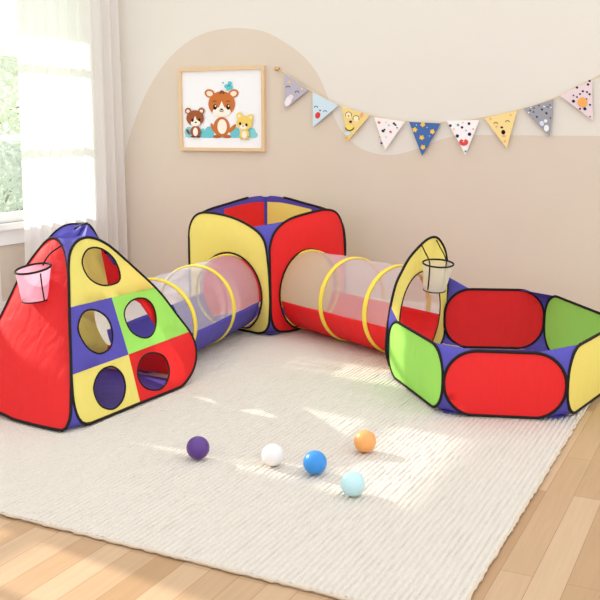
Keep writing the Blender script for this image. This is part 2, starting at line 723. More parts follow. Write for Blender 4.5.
class Tri:
    """one face of the tent: base p0-p1 and the apex; 2D pattern coordinates (s along base, t up the face)"""
    def __init__(self, p0, p1):
        self.o = p0
        self.p1 = p1
        self.es = (p1 - p0).normalized()
        self.w = (p1 - p0).length
        a = APEX - p0
        self.et = (a - self.es * a.dot(self.es)).normalized()
        self.n = self.es.cross(self.et).normalized()
        if self.n.dot(TC - p0) > 0:
            self.n = -self.n
        self.a = (a.dot(self.es), a.dot(self.et))

    def st(self, x, y):
        p = at(x, y, self.n, self.o) - self.o
        return Vector((p.dot(self.es), p.dot(self.et)))

    def P(self, p):
        q = self.o + self.es * p[0] + self.et * p[1]
        q.z = max(q.z, RZ + 0.0085)
        return q

    def bary(self, p):
        c = p[1] / self.a[1]
        b = (p[0] - c * self.a[0]) / self.w
        return (b, c)

    def unbary(self, q):
        return Vector((q[0] * self.w + q[1] * self.a[0], q[1] * self.a[1]))


front = Tri(TF, TR)
redp = Tri(TF, TL)
backr = Tri(TR, TB)
backl = Tri(TB, TL)
tent = thing('play_tent', (TC.x, TC.y, RZ), 'pyramid pop-up play tent with red side and five-hole patchwork front, left of the tunnels', 'play tent')

fo_px = [(139, 403.5), (160, 396), (177, 390), (188, 379), (194.5, 366), (196, 350), (191, 334), (177, 315), (158, 290.5), (130, 264), (112, 248), (103, 242), (95, 238.6), (86, 237.4), (77, 241), (71, 250), (68.6, 263),
         (69, 290), (69.6, 320), (70.5, 350), (71.3, 375), (73, 399), (76.5, 414), (82, 422.5), (90, 423.5), (105, 418)]
f_out = spline([front.st(*p).to_3d() for p in fo_px], 110)
r_px = [(62, 431.5), (69.5, 420), (71, 400), (70.6, 350), (69.6, 300), (68, 270), (65, 252), (60, 242), (54, 238), (47, 240.5), (38, 250.5), (28, 264), (19, 278.5), (0, 318), (-20, 351), (-36, 376), (-43, 391), (-38, 401), (-20, 407), (0, 413), (24, 424.5), (44, 431)]
r_out = spline([redp.st(*p).to_3d() for p in r_px], 110)
fb = [front.bary(p) for p in f_out]
class Tucked(Tri):
    """far face kept behind the near side panel where their rims cross"""
    def P(self, p):
        q = Tri.P(self, p)
        d = redp.n.dot(q - redp.o)
        return q - redp.n * (d + 0.03) if d > -0.03 else q


backl = Tucked(TB, TL)
U = lambda tri, b, c: tri.unbary((b, c)).to_3d()
S = lambda tri, x, y: tri.st(x, y).to_3d()
BL_TOP, BR_TOP = (72, 223.5), (87, 223.5)
bl_out = spline([U(backl, .08, .02), U(backl, .5, .012), U(backl, .9, .02), U(backl, .93, .05), U(backl, .75, .2), U(backl, .53, .4), U(backl, .32, .6),
                 S(backl, 51, 243), S(backl, 55, 235), S(backl, 61.5, 228), S(backl, *BL_TOP), S(backl, 80, 225), S(backl, 87, 230),
                 U(backl, .02, .7), U(backl, .02, .5), U(backl, .02, .3), U(backl, .02, .1)], 120)
br_out = spline([U(backr, .06, .02), U(backr, .5, .012), U(backr, .92, .02), U(backr, .93, .06), U(backr, .68, .3), U(backr, .48, .5), U(backr, .28, .7),
                 S(backr, 74, 233), S(backr, 80, 226.5), S(backr, *BR_TOP), S(backr, 93, 229.5), U(backr, .025, .8),
                 U(backr, .03, .6), U(backr, .03, .4), U(backr, .04, .2), U(backr, .04, .08)], 120)


def pxloop(tri, pts, n=40):
    return [Vector((p.x, p.y)) for p in spline([tri.st(*q).to_3d() for q in pts], n)]


holes_px = [
    [(82, 263), (86, 251), (94, 247.5), (104, 250), (114, 259), (119.5, 272), (119, 281), (110, 285), (99, 284.5), (88, 277)],
    [(78, 330), (81, 316), (88, 310), (98, 311), (108, 319), (112.5, 333), (111, 346), (104, 352.5), (96, 353), (86, 346)],
    [(124, 314), (129, 303), (137, 298.5), (146, 299), (153, 306), (156, 318), (154.5, 330), (149, 337), (140, 337), (130, 330)],
    [(93.5, 390), (97, 376), (105, 368), (114, 367), (122, 374), (125.3, 386), (123, 399), (116, 407.5), (108, 409), (99, 404)],
    [(137.5, 375), (140, 361), (147, 354), (156, 353), (164.5, 357), (169, 368), (168, 379), (162, 388), (153, 390), (143, 386)]]
fh = [pxloop(front, h) for h in holes_px]
l1 = [front.st(*p) for p in ((60, 309.5), (69, 307.7), (110, 298), (157, 287), (170, 284))]
l2 = [front.st(*p) for p in ((110, 298), (126.5, 355), (141, 405), (143, 412))]
l3 = [front.st(*p) for p in ((60, 379.5), (71.7, 375), (126.5, 355), (189.5, 331.7), (205, 326))]


def above(line, c, ax=0):
    for i in range(len(line) - 1):
        a, b = line[i], line[i + 1]
        if min(a[ax], b[ax]) <= c[ax] <= max(a[ax], b[ax]):
            t = (c[ax] - a[ax]) / (b[ax] - a[ax])
            return c[1 - ax] > a[1 - ax] + (b[1 - ax] - a[1 - ax]) * t
    return None


def patch(c):
    if above(l1, c):
        return 0
    right = above(l2, c, 1)
    if above(l3, c):
        return 2 if right else 1
    return 3 if right else 0


fp = sheet('front_panel', f_out, front.P, [M['yellow'], M['blue'], M['green'], M['red']], tent, fh, [l1, l2, l3], patch, 0.06, 0.022, front.n)
fp['label'] = 'yellow, violet, green and red patchwork front with five holes'
cord_obj('edge_binding', [front.P(p) for p in f_out], 0.0075, fp)
for h in fh:
    cord_obj('hole_binding', [front.P(p) for p in h], 0.0045, fp)
sp = sheet('side_panel', r_out, redp.P, M['red'], tent, step=0.06, bulge=0.03, nrm=redp.n)
cord_obj('edge_binding', [redp.P(p) for p in r_out], 0.0075, sp)

# tunnels: end points on their axes
TUN_R1, TUN_R2 = 0.262, 0.275
A1, A2 = Vector((-3.225, 5.452, RZ + TUN_R1)), Vector((-3.045, 4.03, RZ + TUN_R1))
B1, B2 = Vector((-2.811, 5.678, RZ + TUN_R2)), Vector((-1.744, 5.148, RZ + TUN_R2))


def axis_hole(p1, p2, rad, n, o, k=48):
    """where the tunnel passes through a panel plane"""
    d = (p2 - p1).normalized()
    t = d.cross(Z).normalized()
    out = []
    for i in range(k):
        q = p1 + t * (rad * math.cos(2 * PI * i / k)) + Z * (rad * math.sin(2 * PI * i / k))
        out.append(q + d * (n.dot(o - q) / n.dot(d)))
    return out


def to_st(tri, pts):
    return [Vector(((p - tri.o).dot(tri.es), (p - tri.o).dot(tri.et))) for p in pts]


bh3 = axis_hole(A1, A2, TUN_R1 - 0.012, backr.n, backr.o)
bh = to_st(backr, bh3)
zcut = backr.st(153, 352).y
bh = [Vector((p.x, max(p.y, zcut))) for p in bh]
bh = [p for i, p in enumerate(bh) if i == 0 or (p - bh[i - 1]).length > 0.004]
seam = [backr.st(*p) for p in ((92, 215), (98, 235), (107, 284), (110, 310), (110, 330), (106, 356), (104, 375))]
bp = sheet('back_panel', br_out, backr.P, [M['yellow'], M['red']], tent, [bh], [seam], lambda c: 1 if above(seam, c, 1) is False or c.y < seam[-1].y else 0, step=0.06, bulge=0.012, nrm=backr.n)
bp['label'] = 'half yellow, half red back panel joined to the tunnel, seen through the holes'
cord_obj('edge_binding', [backr.P(p) for p in chain(br_out, U(backr, .025, .8), U(backr, .93, .06), 70)], 0.0065, bp, closed=False)
op = sheet('side_panel', bl_out, backl.P, M['blue'], tent, step=0.06, bulge=0.02, nrm=backl.n)
cord_obj('edge_binding', [backl.P(p) for p in chain(bl_out, U(backl, .12, .02), U(backl, .88, .02), 60)], 0.0065, op, closed=False)

f_top, r_top = front.st(86, 237.4), redp.st(53, 238.5)
bl_top, br_top = S(backl, *BL_TOP), S(backr, *BR_TOP)
ch = lambda tri, ol, p, q: [tri.P(v) for v in chain(ol, p, q)]
for a, b, mt in ((ch(front, f_out, front.st(98, 420), f_top), ch(redp, r_out, redp.st(46, 431), r_top), 'blue'),
                 (ch(front, f_out, front.st(172, 392), f_top), ch(backr, br_out, U(backr, .08, .015), br_top), 'red'),
                 (ch(backr, br_out, U(backr, .88, .02), br_top), ch(backl, bl_out, U(backl, .12, .02), bl_top), 'blue'),
                 (ch(backl, bl_out, U(backl, .88, .02), bl_top), ch(redp, r_out, redp.st(-20, 407), r_top), 'blue')):
    if mt == 'red':
        ruled('corner_gusset', a[:20], b[:20], M['red'], tent)
        ruled('corner_gusset', a[19:], b[19:], M['blue'], tent)
    else:
        ruled('corner_gusset', a, b, M[mt], tent)
crest = spline([redp.P(redp.st(47, 241))] + [at(x, y, redp.n, redp.o - redp.n * k) for x, y, k in ((53, 234, .02), (60, 228.3, .05), (67.5, 225, .09), (75, 224, .13))] + [backr.P(br_top)], 24, False)
cap = [front.P(f_top), redp.P(r_top)] + crest
bm = bmesh.new()
cm = bm.verts.new((front.P(f_top) + redp.P(r_top) + crest[12]) / 3)
cv = [bm.verts.new(p) for p in cap]
for i in range(len(cv)):
    bm.faces.new((cm, cv[i], cv[(i + 1) % len(cv)]))
tc_ = link('top_cap', bm, M['blue'], tent, True)
cord_obj('edge_binding', crest, 0.0065, tc_, closed=False)
ins = lambda p, k: p.lerp(Vector((TC.x, TC.y, p.z)), k)
poly_obj('ground_sheet', [ins(p, 0.12) + Z * 0.006 for p in (TF, TR, TB, TL)], M['blue'], tent)

# basket on the red side
off = redp.o + redp.n * 0.115
ct = at(33, 268.5, redp.n, off)
toward = (CAM - ct)
toward.z = 0
toward.normalize()
dep = (ct - CAM).dot(FWD)
cb = at(35, 300, RIGHT.cross(Z), ct)
rt = 17.6 / F_PX * dep
rb = 12.6 / F_PX * dep
nt_ = Z + toward * 0.15 - RIGHT * 0.17
hit = lambda x, y, k: at(x, y, redp.n, redp.o + redp.n * k)
basket(tent, ct, nt_, rt, cb, Z + toward * 0.06 - RIGHT * 0.08, rb, M['pinknet'],
       [hit(61, 246, 0.035), hit(52, 252, 0.06), hit(46, 259, 0.085), at(43, 265, RIGHT.cross(Z), ct + FW0 * rt * 0.6)],
       [at(40.5, 273.5, RIGHT.cross(Z), ct - FW0 * rt * 0.9), at(42, 286, RIGHT.cross(Z), ct - FW0 * rt * 0.8), at(44.5, 301, RIGHT.cross(Z), ct - FW0 * rb * 0.8)])

# ------------------------------------------------------------------ cube tent
TH = math.radians(75)
CW = 0.80
ER = Vector((math.cos(TH), math.sin(TH), 0))
EL = Vector((-math.sin(TH), math.cos(TH), 0))
CF = at(270.5, 337, (0, 0, 1), (0, 0, RZ))
CL, CR = CF + EL * CW, CF + ER * CW
CB = CL + ER * CW
cc = (CF + CB) / 2
cube = thing('cube_tent', (cc.x, cc.y, RZ), 'open-topped cube play tent with yellow and red faces, in the corner between both tunnels', 'play tent')


class Face:
    def __init__(self, o, e):
        self.o, self.es, self.et = o, e.normalized(), Z.copy()
        self.n = self.es.cross(Z).normalized()

    def P(self, p):
        return self.o + self.es * p[0] + Z * max(p[1], 0.009)


def outw(face, c):
    if face.n.dot(c - face.o) > 0:
        face.n = -face.n
    return face


LF, RF, LB, RB = (outw(Face(CF, EL), cc), outw(Face(CF, ER), cc), outw(Face(CL, ER), cc), outw(Face(CR, EL), cc))
LFo = [(0.002, .305), (.018, .50), (.055, .654), (.166, .734), (.369, .792), (.601, .809), (.717, .787), (.783, .718), (.806, .607), (.806, .3), (.79, .12), (.71, .02), (.55, .008), (.264, .006), (.099, .012), (.025, .06), (.004, .16)]
RFo = [(.002, .3), (-.002, .5), (.0, .618), (.054, .716), (.19, .785), (.43, .819), (.594, .826), (.707, .789), (.772, .683), (.797, .483), (.80, .25), (.78, .1), (.70, .02), (.5, .008), (.303, .006), (.175, .010), (.06, .04), (.01, .13)]
LBo = [(.0, .3), (.0, .6), (.05, .74), (.17, .80), (.4, .84), (.58, .868), (.70, .878), (.78, .868), (.80, .80), (.80, .62), (.80, .25), (.77, .08), (.65, .012), (.4, .006), (.15, .012), (.02, .1)]
outs = {}
for nm, fc, ol in (('LF', LF, LFo), ('RF', RF, RFo), ('LB', LB, LBo), ('RB', RB, LBo)):
    outs[nm] = spline([Vector((a, b, 0)) for a, b in ol], 120)
lfh = [Vector(((p - CF).dot(EL), max(p.z - RZ, 0.030))) for p in axis_hole(A1, A2, TUN_R1 + 0.02, LF.n, CF)]
rfh = [Vector(((p - CF).dot(ER), max(p.z - RZ, 0.030))) for p in axis_hole(B1, B2, TUN_R2 + 0.012, RF.n, CF)]
for nm, fc, mt, hl, lab in (('LF', LF, 'yellow', lfh, 'yellow face with a round tunnel opening'), ('RF', RF, 'red', rfh, 'red face with a round tunnel opening')):
    o = sheet('side_panel', outs[nm], fc.P, M[mt], cube, [hl], step=0.06, bulge=0.03, nrm=fc.n)
    o['label'] = lab
    cord_obj('edge_binding', [fc.P(p) for p in outs[nm]], 0.0085, o)
    cord_obj('hole_binding', [fc.P(p) + fc.n * 0.006 for p in hl], 0.006, o)
for nm, fc, mt, s0, s1 in (('LB', LB, 'red', .36, .792), ('RB', RB, 'yellow', .33, .792)):
    ol = outs[nm]
    top = chain(ol, (.12, .79), (.74, .85), 30)
    tl = [Vector((p.x, p.y - 0.02 - 0.04 * p.x)) for p in top]
    tl.append(Vector((.86, tl[-1].y)))
    va = [Vector((.04, -0.02)), Vector((.04, 0.5)), Vector((s0, 0.64)), Vector((s0, 0.95))]
    vb = [Vector((s1, -0.02)), Vector((s1 - .01, 0.95))]
    reg = (lambda va, s1, tl: lambda c: 1 if (above(va, c, 1) and c.x < s1 - .004 and not above(tl, c)) else 0)(va, s1, tl)
    o = sheet('back_panel', ol, fc.P, [M['blue'], M[mt]], cube, (), [tl, va, vb], reg, 0.06, 0.02, fc.n)
    o['label'] = 'back panel with %s centre and violet-blue border' % mt
    cord_obj('edge_binding', [fc.P(p) for p in chain(ol, (.02, .1), (.60, .870), 70)], 0.0085, o, closed=False)
tp = lambda nm, hi: chain(outs[nm], (.12, .02), (.16, .73), 34) if not hi else (chain(outs[nm], (.68, .02), (.64, .80), 34) if nm in ('LF', 'RF') else chain(outs[nm], (.74, .02), (.785, .865), 34))
for (a, fa, ha), (b, fb_, hb) in ((('LF', LF, 0), ('RF', RF, 0)), (('LF', LF, 1), ('LB', LB, 0)), (('RF', RF, 1), ('RB', RB, 0)), (('LB', LB, 1), ('RB', RB, 1))):
    ruled('corner_gusset', [fa.P(p) for p in tp(a, ha)], [fb_.P(p) for p in tp(b, hb)], M['blue'], cube)
poly_obj('ground_sheet', [p.lerp(cc, 0.06) + Z * 0.006 for p in (CF, CR, CB, CL)], M['blue'], cube)


# ------------------------------------------------------------------ ball pit
C1, C2, C3, C4, C5, C6 = [gF(*p) for p in ((388, 374), (442, 415.5), (565.5, 421), (612, 387), (543, 350), (443, 348))]
pc = (C1 + C2 + C3 + C4 + C5 + C6) / 6
pit = thing('ball_pit', (pc.x, pc.y, RZ), 'hexagonal fabric ball pit with tall yellow basket panel, beside the right-hand tunnel', 'ball pit')


def rrect(x0, x1, z0, z1, r, n=9, r2=None):
    out = []
    for cx, cz, a0, rr in ((x1 - r, z0 + r, -90, r), (x1 - r, z1 - r, 0, r), (x0 + r, z1 - r, 90, r), (x0 + r, z0 + r, 180, r)):
        for k in range(n):
            a = math.radians(a0 + 90 * k / (n - 1))
            out.append(Vector((cx + rr * math.cos(a), cz + rr * math.sin(a), 0)))
    return resample(out, 120, True)


class PF(Face):
    def __init__(self, a, b):
        Face.__init__(self, a, b - a)
        self.w = (b - a).length
        outw(self, pc)


walls = [PF(C1, C2), PF(C2, C3), PF(C3, C4), PF(C4, C5), PF(C5, C6), PF(C6, C1)]
hts = [.335, .332, .35, .375, .388, None]
rads = [.145, .156, .15, .15, .165, None]
cols_ = ['green', 'red', 'yellow', 'green', 'red', 'yellow']
labs = ['lime green panel nearest the tunnel', 'red panel facing the room', 'yellow panel at the right end', 'lime green panel at the back right', 'red panel along the wall side', 'tall yellow panel with tunnel opening and net basket']
po = []
for i, wl in enumerate(walls):
    if i < 5:
        po.append(rrect(0.0 + .004, wl.w - .004, 0.006, hts[i], rads[i]))
w6 = walls[5]
hoop_sz = [(-.012, .10), (-.030, .19), (.0, .35), (.067, .50), (.15, .58), (.25, .65), (.40, .71), (.518, .737), (.62, .728), (.70, .68), (.755, .62), (.782, .55), (.797, .45), (.80, .32), (.785, .15), (.72, .035), (.55, .008), (.25, .008), (.06, .02)]
po.append(spline([Vector((w6.w - s, z, 0)) for s, z in hoop_sz], 130))
lift = Z * 0.006
oh = axis_hole(B1 + lift, B2 + lift, TUN_R2 - 0.012, w6.n, C6)
oh = [Vector(((p - C6).dot(w6.es), max(p.z - RZ, 0.026))) for p in oh]
for i, wl in enumerate(walls):
    o = sheet('tall_panel' if i == 5 else 'wall_panel', po[i], wl.P, M[cols_[i]], pit, [oh] if i == 5 else (), step=0.05, bulge=0.02 if i < 5 else 0.01, nrm=wl.n)
    o['label'] = labs[i]
    cord_obj('edge_binding', [wl.P(p) for p in po[i]], 0.0078, o)
    if i == 5:
        cord_obj('hole_binding', [wl.P(p) - wl.n * 0.004 for p in oh], 0.0036, o)


def ends(i, right):
    wl = walls[i]
    if i == 5:
        return chain(po[5], (w6.w - .72, .03), (w6.w - .797, .46), 30) if not right else chain(po[5], (w6.w - .09, .01), (w6.w - .02, .40), 30)
    h, r = hts[i], rads[i]
    return chain(po[i], (wl.w - r, .006), (wl.w - r, h), 30) if right else chain(po[i], (r, .006), (r, h), 30)


for i in range(6):
    j = (i + 1) % 6
    a = [walls[i].P(p) for p in ends(i, True)]
    b = [walls[j].P(p) for p in ends(j, False)]
    g_ = ruled('corner_gusset', a, b, M['blue'], pit)
poly_obj('ground_sheet', [p.lerp(pc, 0.05) + Z * 0.006 for p in (C1, C2, C3, C4, C5, C6)], M['blue'], pit)
# basket on the tall panel
inn = -w6.n
off = C6 + inn * 0.13
ct = at(438.2, 263.3, w6.n, off)
dep = (ct - CAM).dot(FWD)
toward = (CAM - ct)
toward.z = 0
toward.normalize()
vn = RIGHT.cross(Z)
cb = at(434.3, 289.8, vn, ct)
rt, rb = 15.2 / F_PX * dep, 11.0 / F_PX * dep
hit6 = lambda x, y, k: at(x, y, w6.n, C6 + inn * k)
basket(pit, ct, Z + toward * 0.13 + RIGHT * 0.05, rt, cb, Z + toward * 0.12 + RIGHT * 0.05, rb, M['creamnet'],
       [hit6(421.5, 244.5, 0.008), hit6(425, 252, 0.03), at(429.5, 262, vn, ct - FW0 * rt * 0.5), at(429.2, 275, vn, ct - FW0 * rt * 0.8), at(427.8, 290, vn, ct - FW0 * rb * .7)],
       [hit6(436.5, 240, 0.008), hit6(440, 247, 0.03), at(446, 260, vn, ct + FW0 * rt * 0.6), at(444.5, 275, vn, ct + FW0 * rt * 0.6), at(443, 289, vn, ct + FW0 * rb * .4)], wire=0.0052)


# ------------------------------------------------------------------ tunnels
def tunnel(name, p1, p2, rad, bands, solid, label, arc, pl0, pl1):
    """crawl tube: netting over the top, nylon below (arc = half angle from straight down), sprung bands"""
    mid = (p1 + p2) / 2
    o = thing(name, (mid.x, mid.y, RZ), label, 'play tunnel')
    d = (p2 - p1).normalized()
    t = d.cross(Z).normalized()
    Ln = (p2 - p1).length

    def cut(a, pl):                          # each end is cut along the panel it is sewn to
        q = p1 + t * (rad * math.sin(a)) - Z * (rad * math.cos(a))
        n_, o_ = pl
        return n_.dot(o_ - q) / n_.dot(d) / Ln

    def pt(s, a, k=0.0):                     # a measured from straight down
        s0, s1 = cut(a, pl0), cut(a, pl1)
        s = s0 + (s1 - s0) * s
        r = rad + k - 0.006 * abs(math.sin(PI * s * 3))
        return p1 + d * (Ln * s) + t * (r * math.sin(a)) - Z * (r * math.cos(a) - 0.0)

    def arcsheet(nm, a0, a1, mat, na=30, ns=36):
        bm = bmesh.new()
        g = [[bm.verts.new(pt(i / ns, a0 + (a1 - a0) * j / na)) for j in range(na + 1)] for i in range(ns + 1)]
        for i in range(ns):
            for j in range(na):
                bm.faces.new((g[i][j], g[i][j + 1], g[i + 1][j + 1], g[i + 1][j]))
        return link(nm, bm, mat, o, True)
    arcsheet('netting', arc, 2 * PI - arc, M['mesh'], 44)
    b = arcsheet('nylon_base', -arc, arc, M[solid], 30)
    md = b.modifiers.new('thickness', 'SOLIDIFY')
    md.thickness = 0.003
    for s in bands:
        bm = bmesh.new()
        k = 64
        hw = 0.017
        rings = []
        for q, e in ((-hw, 0.002), (-hw * .8, .0065), (hw * .8, .0065), (hw, 0.002), (hw, -0.004), (-hw, -0.004)):
            rings.append([bm.verts.new(p1 + d * (Ln * s + q) + t * ((rad + e) * math.sin(2 * PI * i / k)) - Z * ((rad + e) * math.cos(2 * PI * i / k))) for i in range(k)])
        for a in range(6):
            A, B = rings[a], rings[(a + 1) % 6]
            for i in range(k):
                bm.faces.new((A[i], A[(i + 1) % k], B[(i + 1) % k], B[i]))
        link('hoop_band', bm, M['band'], o, True)
    return o


lift = Z * 0.006
tunnel('play_tunnel', A1 + lift, A2 + lift, TUN_R1, (0.06, 0.438, 0.83), 'blue', 'mesh crawl tunnel with violet-blue base between the pyramid tent and the cube tent', math.radians(82), (LF.n, CF + LF.n * 0.004), (Vector((0, 1, 0)), Vector((0, 4.13, 0))))
tunnel('play_tunnel', B1 + lift, B2 + lift, TUN_R2, (0.07, 0.47, 0.83), 'red', 'mesh crawl tunnel with red base between the cube tent and the ball pit', math.radians(80), (RF.n, CF + RF.n * 0.004), (w6.n, C6 + w6.n * 0.006))


# ------------------------------------------------------------------ balls
def ball(x, y, dia, rgb, label, grp='plastic pit balls on the rug'):
    r = 0.049
    for _ in range(3):
        c = at(x, y, (0, 0, 1), (0, 0, RZ + r))
        r = dia / 2 / F_PX * (c - CAM).dot(FWD)
    bm = bmesh.new()
    bmesh.ops.create_uvsphere(bm, u_segments=48, v_segments=32, radius=r)
    for v in bm.verts:                                # moulding seam round the middle
        if abs(v.co.z) < 1e-5:
            v.co *= 1.008
    bmesh.ops.rotate(bm, verts=bm.verts, cent=(0, 0, 0), matrix=Matrix.Rotation(random.uniform(0.5, 1.3), 3, 'X') @ Matrix.Rotation(random.uniform(0, 3), 3, 'Y'))
    m = plain('plastic_%s' % label.split()[0], rgb, 0.32, 0.5)
    o = link('play_ball', bm, m, None, True)
    o.location = (c.x, c.y, RZ + r - 0.001)
    tag(o, label, 'ball', grp)


ball(198, 447.5, 23.2, (86, 46, 128), 'purple plastic ball on the rug, nearest the pyramid tent')
ball(273, 454.5, 22.6, (232, 228, 224), 'white plastic ball on the rug, beside the deep blue ball')
ball(315, 462.3, 24, (44, 136, 212), 'deep blue plastic ball on the rug')
ball(365, 441, 22.4, (234, 162, 92), 'orange plastic ball on the rug')
ball(352.7, 483.5, 25, (186, 222, 226), 'pale aqua plastic ball on the rug, nearest the camera')


# ------------------------------------------------------------------ flat printed artwork
class Art:
    def __init__(self, f):
        self.f, self.bm, self.mats, self.k = f, bmesh.new(), [], 0

    def mi(self, rgb):
        m = rgb if isinstance(rgb, bpy.types.Material) else paint(rgb)
        if m not in self.mats:
            self.mats.append(m)
        return self.mats.index(m)

    def poly(self, pts, rgb):
        self.k += 1
        f = self.bm.faces.new([self.bm.verts.new(self.f(p[0], p[1], self.k * 0.00025)) for p in pts])
        f.material_index = self.mi(rgb)

    def ell(self, x, y, rx, ry, rgb, rot=0, n=20):
        c, s = math.cos(math.radians(rot)), math.sin(math.radians(rot))
        self.poly([(x + rx * math.cos(2 * PI * i / n) * c - ry * math.sin(2 * PI * i / n) * s,
                    y + rx * math.cos(2 * PI * i / n) * s + ry * math.sin(2 * PI * i / n) * c) for i in range(n)], rgb)

    def arc(self, x, y, r, w, a0, a1, rgb, n=8):
        p = [(x + (r + w) * math.cos(math.radians(a0 + (a1 - a0) * i / n)), y + (r + w) * math.sin(math.radians(a0 + (a1 - a0) * i / n))) for i in range(n + 1)]
        q = [(x + r * math.cos(math.radians(a0 + (a1 - a0) * i / n)), y + r * math.sin(math.radians(a0 + (a1 - a0) * i / n))) for i in range(n + 1)]
        self.poly(p + q[::-1], rgb)


def wallpt(x, y, off):
    p = at(x, y, (0, 1, 0), (0, YW - off, 0))
    return p


# framed print
TLp, BRp = wallpt(178.2, 68, 0.03), wallpt(264.6, 152.2, 0.03)
fx0, fx1, fz1, fz0 = TLp.x, BRp.x, TLp.z - 0.004, BRp.z + 0.006
pf = thing('picture_frame', ((fx0 + fx1) / 2, YW - 0.018, fz0), 'light wood frame with three cartoon bears, hung on the back wall', 'picture')
bm = bmesh.new()
fw = 0.026
ya_, yb_ = YW - 0.036, YW - 0.001
box(bm, (fx0, ya_, fz0), (fx1, yb_, fz0 + fw))
box(bm, (fx0, ya_, fz1 - fw), (fx1, yb_, fz1))
box(bm, (fx0, ya_, fz0 + fw), (fx0 + fw, yb_, fz1 - fw))
box(bm, (fx1 - fw, ya_, fz0 + fw), (fx1, yb_, fz1 - fw))
link('frame', bm, M['oak'], pf)


def artpt(cx, cy, lift_):
    q = wallpt(170 + cx / 5.714, 65 + cy / 5.714, 0.016)
    return Vector((q.x, YW - 0.016 - lift_, q.z))


A = Art(artpt)
A.k = 0
fq = [Vector((fx0 + fw * .8, 0, fz0 + fw * .8)), Vector((fx1 - fw * .8, 0, fz0 + fw * .8)), Vector((fx1 - fw * .8, 0, fz1 - fw * .8)), Vector((fx0 + fw * .8, 0, fz1 - fw * .8))]
f_ = A.bm.faces.new([A.bm.verts.new((q.x, YW - 0.016, q.z)) for q in fq])
f_.material_index = A.mi(M['print_white'])
TEAL, TEAL2 = (138, 212, 220), (112, 198, 210)
BR, BRD, CRM, YEL, DK = (200, 116, 58), (158, 90, 54), (252, 240, 226), (240, 208, 108), (44, 28, 26)
A.ell(292, 408, 208, 10, TEAL)
for x, y, rx, ry in ((108, 384, 24, 32), (190, 388, 22, 26), (226, 384, 28, 34), (205, 396, 40, 20), (372, 384, 28, 30), (468, 388, 24, 30), (484, 400, 18, 16)):
    A.ell(x, y, rx, ry, TEAL2 if rx > 25 else TEAL)
# large bear
A.ell(247, 360, 10, 30, BR, -25)
A.ell(358, 362, 11, 30, BR, 40)
A.ell(296, 355, 47, 58, BR)
A.ell(299, 352, 27, 42, CRM)
A.ell(270, 409, 24, 9, (180, 98, 50))
A.ell(328, 409, 24, 9, (180, 98, 50))
for x, s in ((228, 20), (364, -20)):
    A.ell(x, 163, 30, 24, BR, s)
    A.ell(x, 164, 19, 15, (252, 226, 208), s)
A.ell(297, 222, 77, 72, BR)
A.ell(297, 268, 52, 28, CRM)
A.poly([(297, 205), (318, 255), (276, 255)], CRM)
for x in (259, 334):
    A.ell(x, 240, 11, 16, DK)
    A.ell(x + 3, 234, 4, 5, (250, 250, 250))
A.arc(297, 256, 9, 4, 10, 170, DK)
A.ell(297, 254, 8, 5, DK)
A.ell(292, 155, 6, 12, (130, 70, 36), 25)
A.ell(306, 156, 6, 11, (130, 70, 36), -25)
A.arc(258, 214, 8, 3, 200, 340, DK)
A.arc(335, 214, 8, 3, 200, 340, DK)
for x, y, r in ((325, 122, 13), (344, 104, 12), (350, 128, 12), (334, 138, 10), (306, 102, 5), (338, 118, 9)):
    A.ell(x, y, r, r * .9, (96, 200, 206) if r > 9 else (80, 170, 200))
# small brown bear
A.ell(107, 382, 7, 18, (120, 74, 56), -30)
A.ell(150, 380, 30, 32, BRD)
A.ell(149, 382, 14, 25, CRM)
for x in (107, 183):
    A.ell(x, 262, 18, 18, BRD)
    A.ell(x, 264, 10, 10, (250, 226, 208))
A.ell(147, 303, 50, 45, BRD)
A.ell(150, 332, 27, 18, CRM)
A.poly([(147, 290), (162, 325), (137, 325)], CRM)
for x, y in ((133, 316), (172, 313)):
    A.ell(x, y, 7, 9, DK)
A.ell(152, 328, 6, 4, DK)
A.ell(137, 409, 14, 6, (120, 66, 40))
A.ell(165, 409, 14, 6, (120, 66, 40))
# yellow bear
A.ell(430, 394, 28, 28, YEL)
A.ell(429, 398, 14, 22, CRM)
for x, y in ((401, 290), (464, 300)):
    A.ell(x, y, 17, 20, YEL)
    A.ell(x, y + 2, 9, 11, (252, 234, 190))
A.ell(430, 331, 46, 41, YEL)
A.ell(424, 354, 20, 13, CRM)
for x, y in ((406, 335), (442, 342)):
    A.ell(x, y, 7, 9, DK)
A.ell(423, 348, 5, 3.5, (190, 90, 80))
A.ell(416, 420, 13, 5, (226, 186, 90))
A.ell(446, 420, 13, 5, (226, 186, 90))
link('print', A.bm, A.mats, pf)

# bunting
flags = [
    ((285, 73.5), (308, 90), (284.3, 109.5), (186, 180, 192), 'grey pennant with sleepy face and pale muzzle'),
    ((312.5, 92.4), (338, 105.6), (312.8, 127), (206, 226, 238), 'pale blue pennant with closed eyes and red mouth'),
    ((341.6, 106.5), (369.5, 115.5), (347.8, 141), (240, 212, 140), 'yellow pennant with big-eyed animal face'),
    ((374, 117), (405, 121.5), (385, 150), (246, 240, 240), 'white pennant with coral and navy flecks'),
    ((409, 121.8), (440.4, 123.6), (422, 156), (74, 110, 172), 'blue pennant with yellow star shapes'),
    ((446.7, 120.7), (479.3, 120), (465.3, 154.7), (246, 243, 244), 'white pennant with navy dots and red smile'),
    ((484, 118), (517, 110.7), (506.7, 148), (244, 218, 150), 'yellow pennant with closed eyes and open mouth'),
    ((523.5, 108.5), (553.5, 99.5), (549.8, 137), (160, 160, 168), 'grey pennant with dark flecks and white patch'),
    ((560, 95.8), (591.8, 80), (593, 120.5), (232, 212, 216), 'pink pennant with dark flecks and orange disc'),
]
peg_p, end_p = wallpt(277, 69, 0.03), wallpt(640, 52, 0.03)
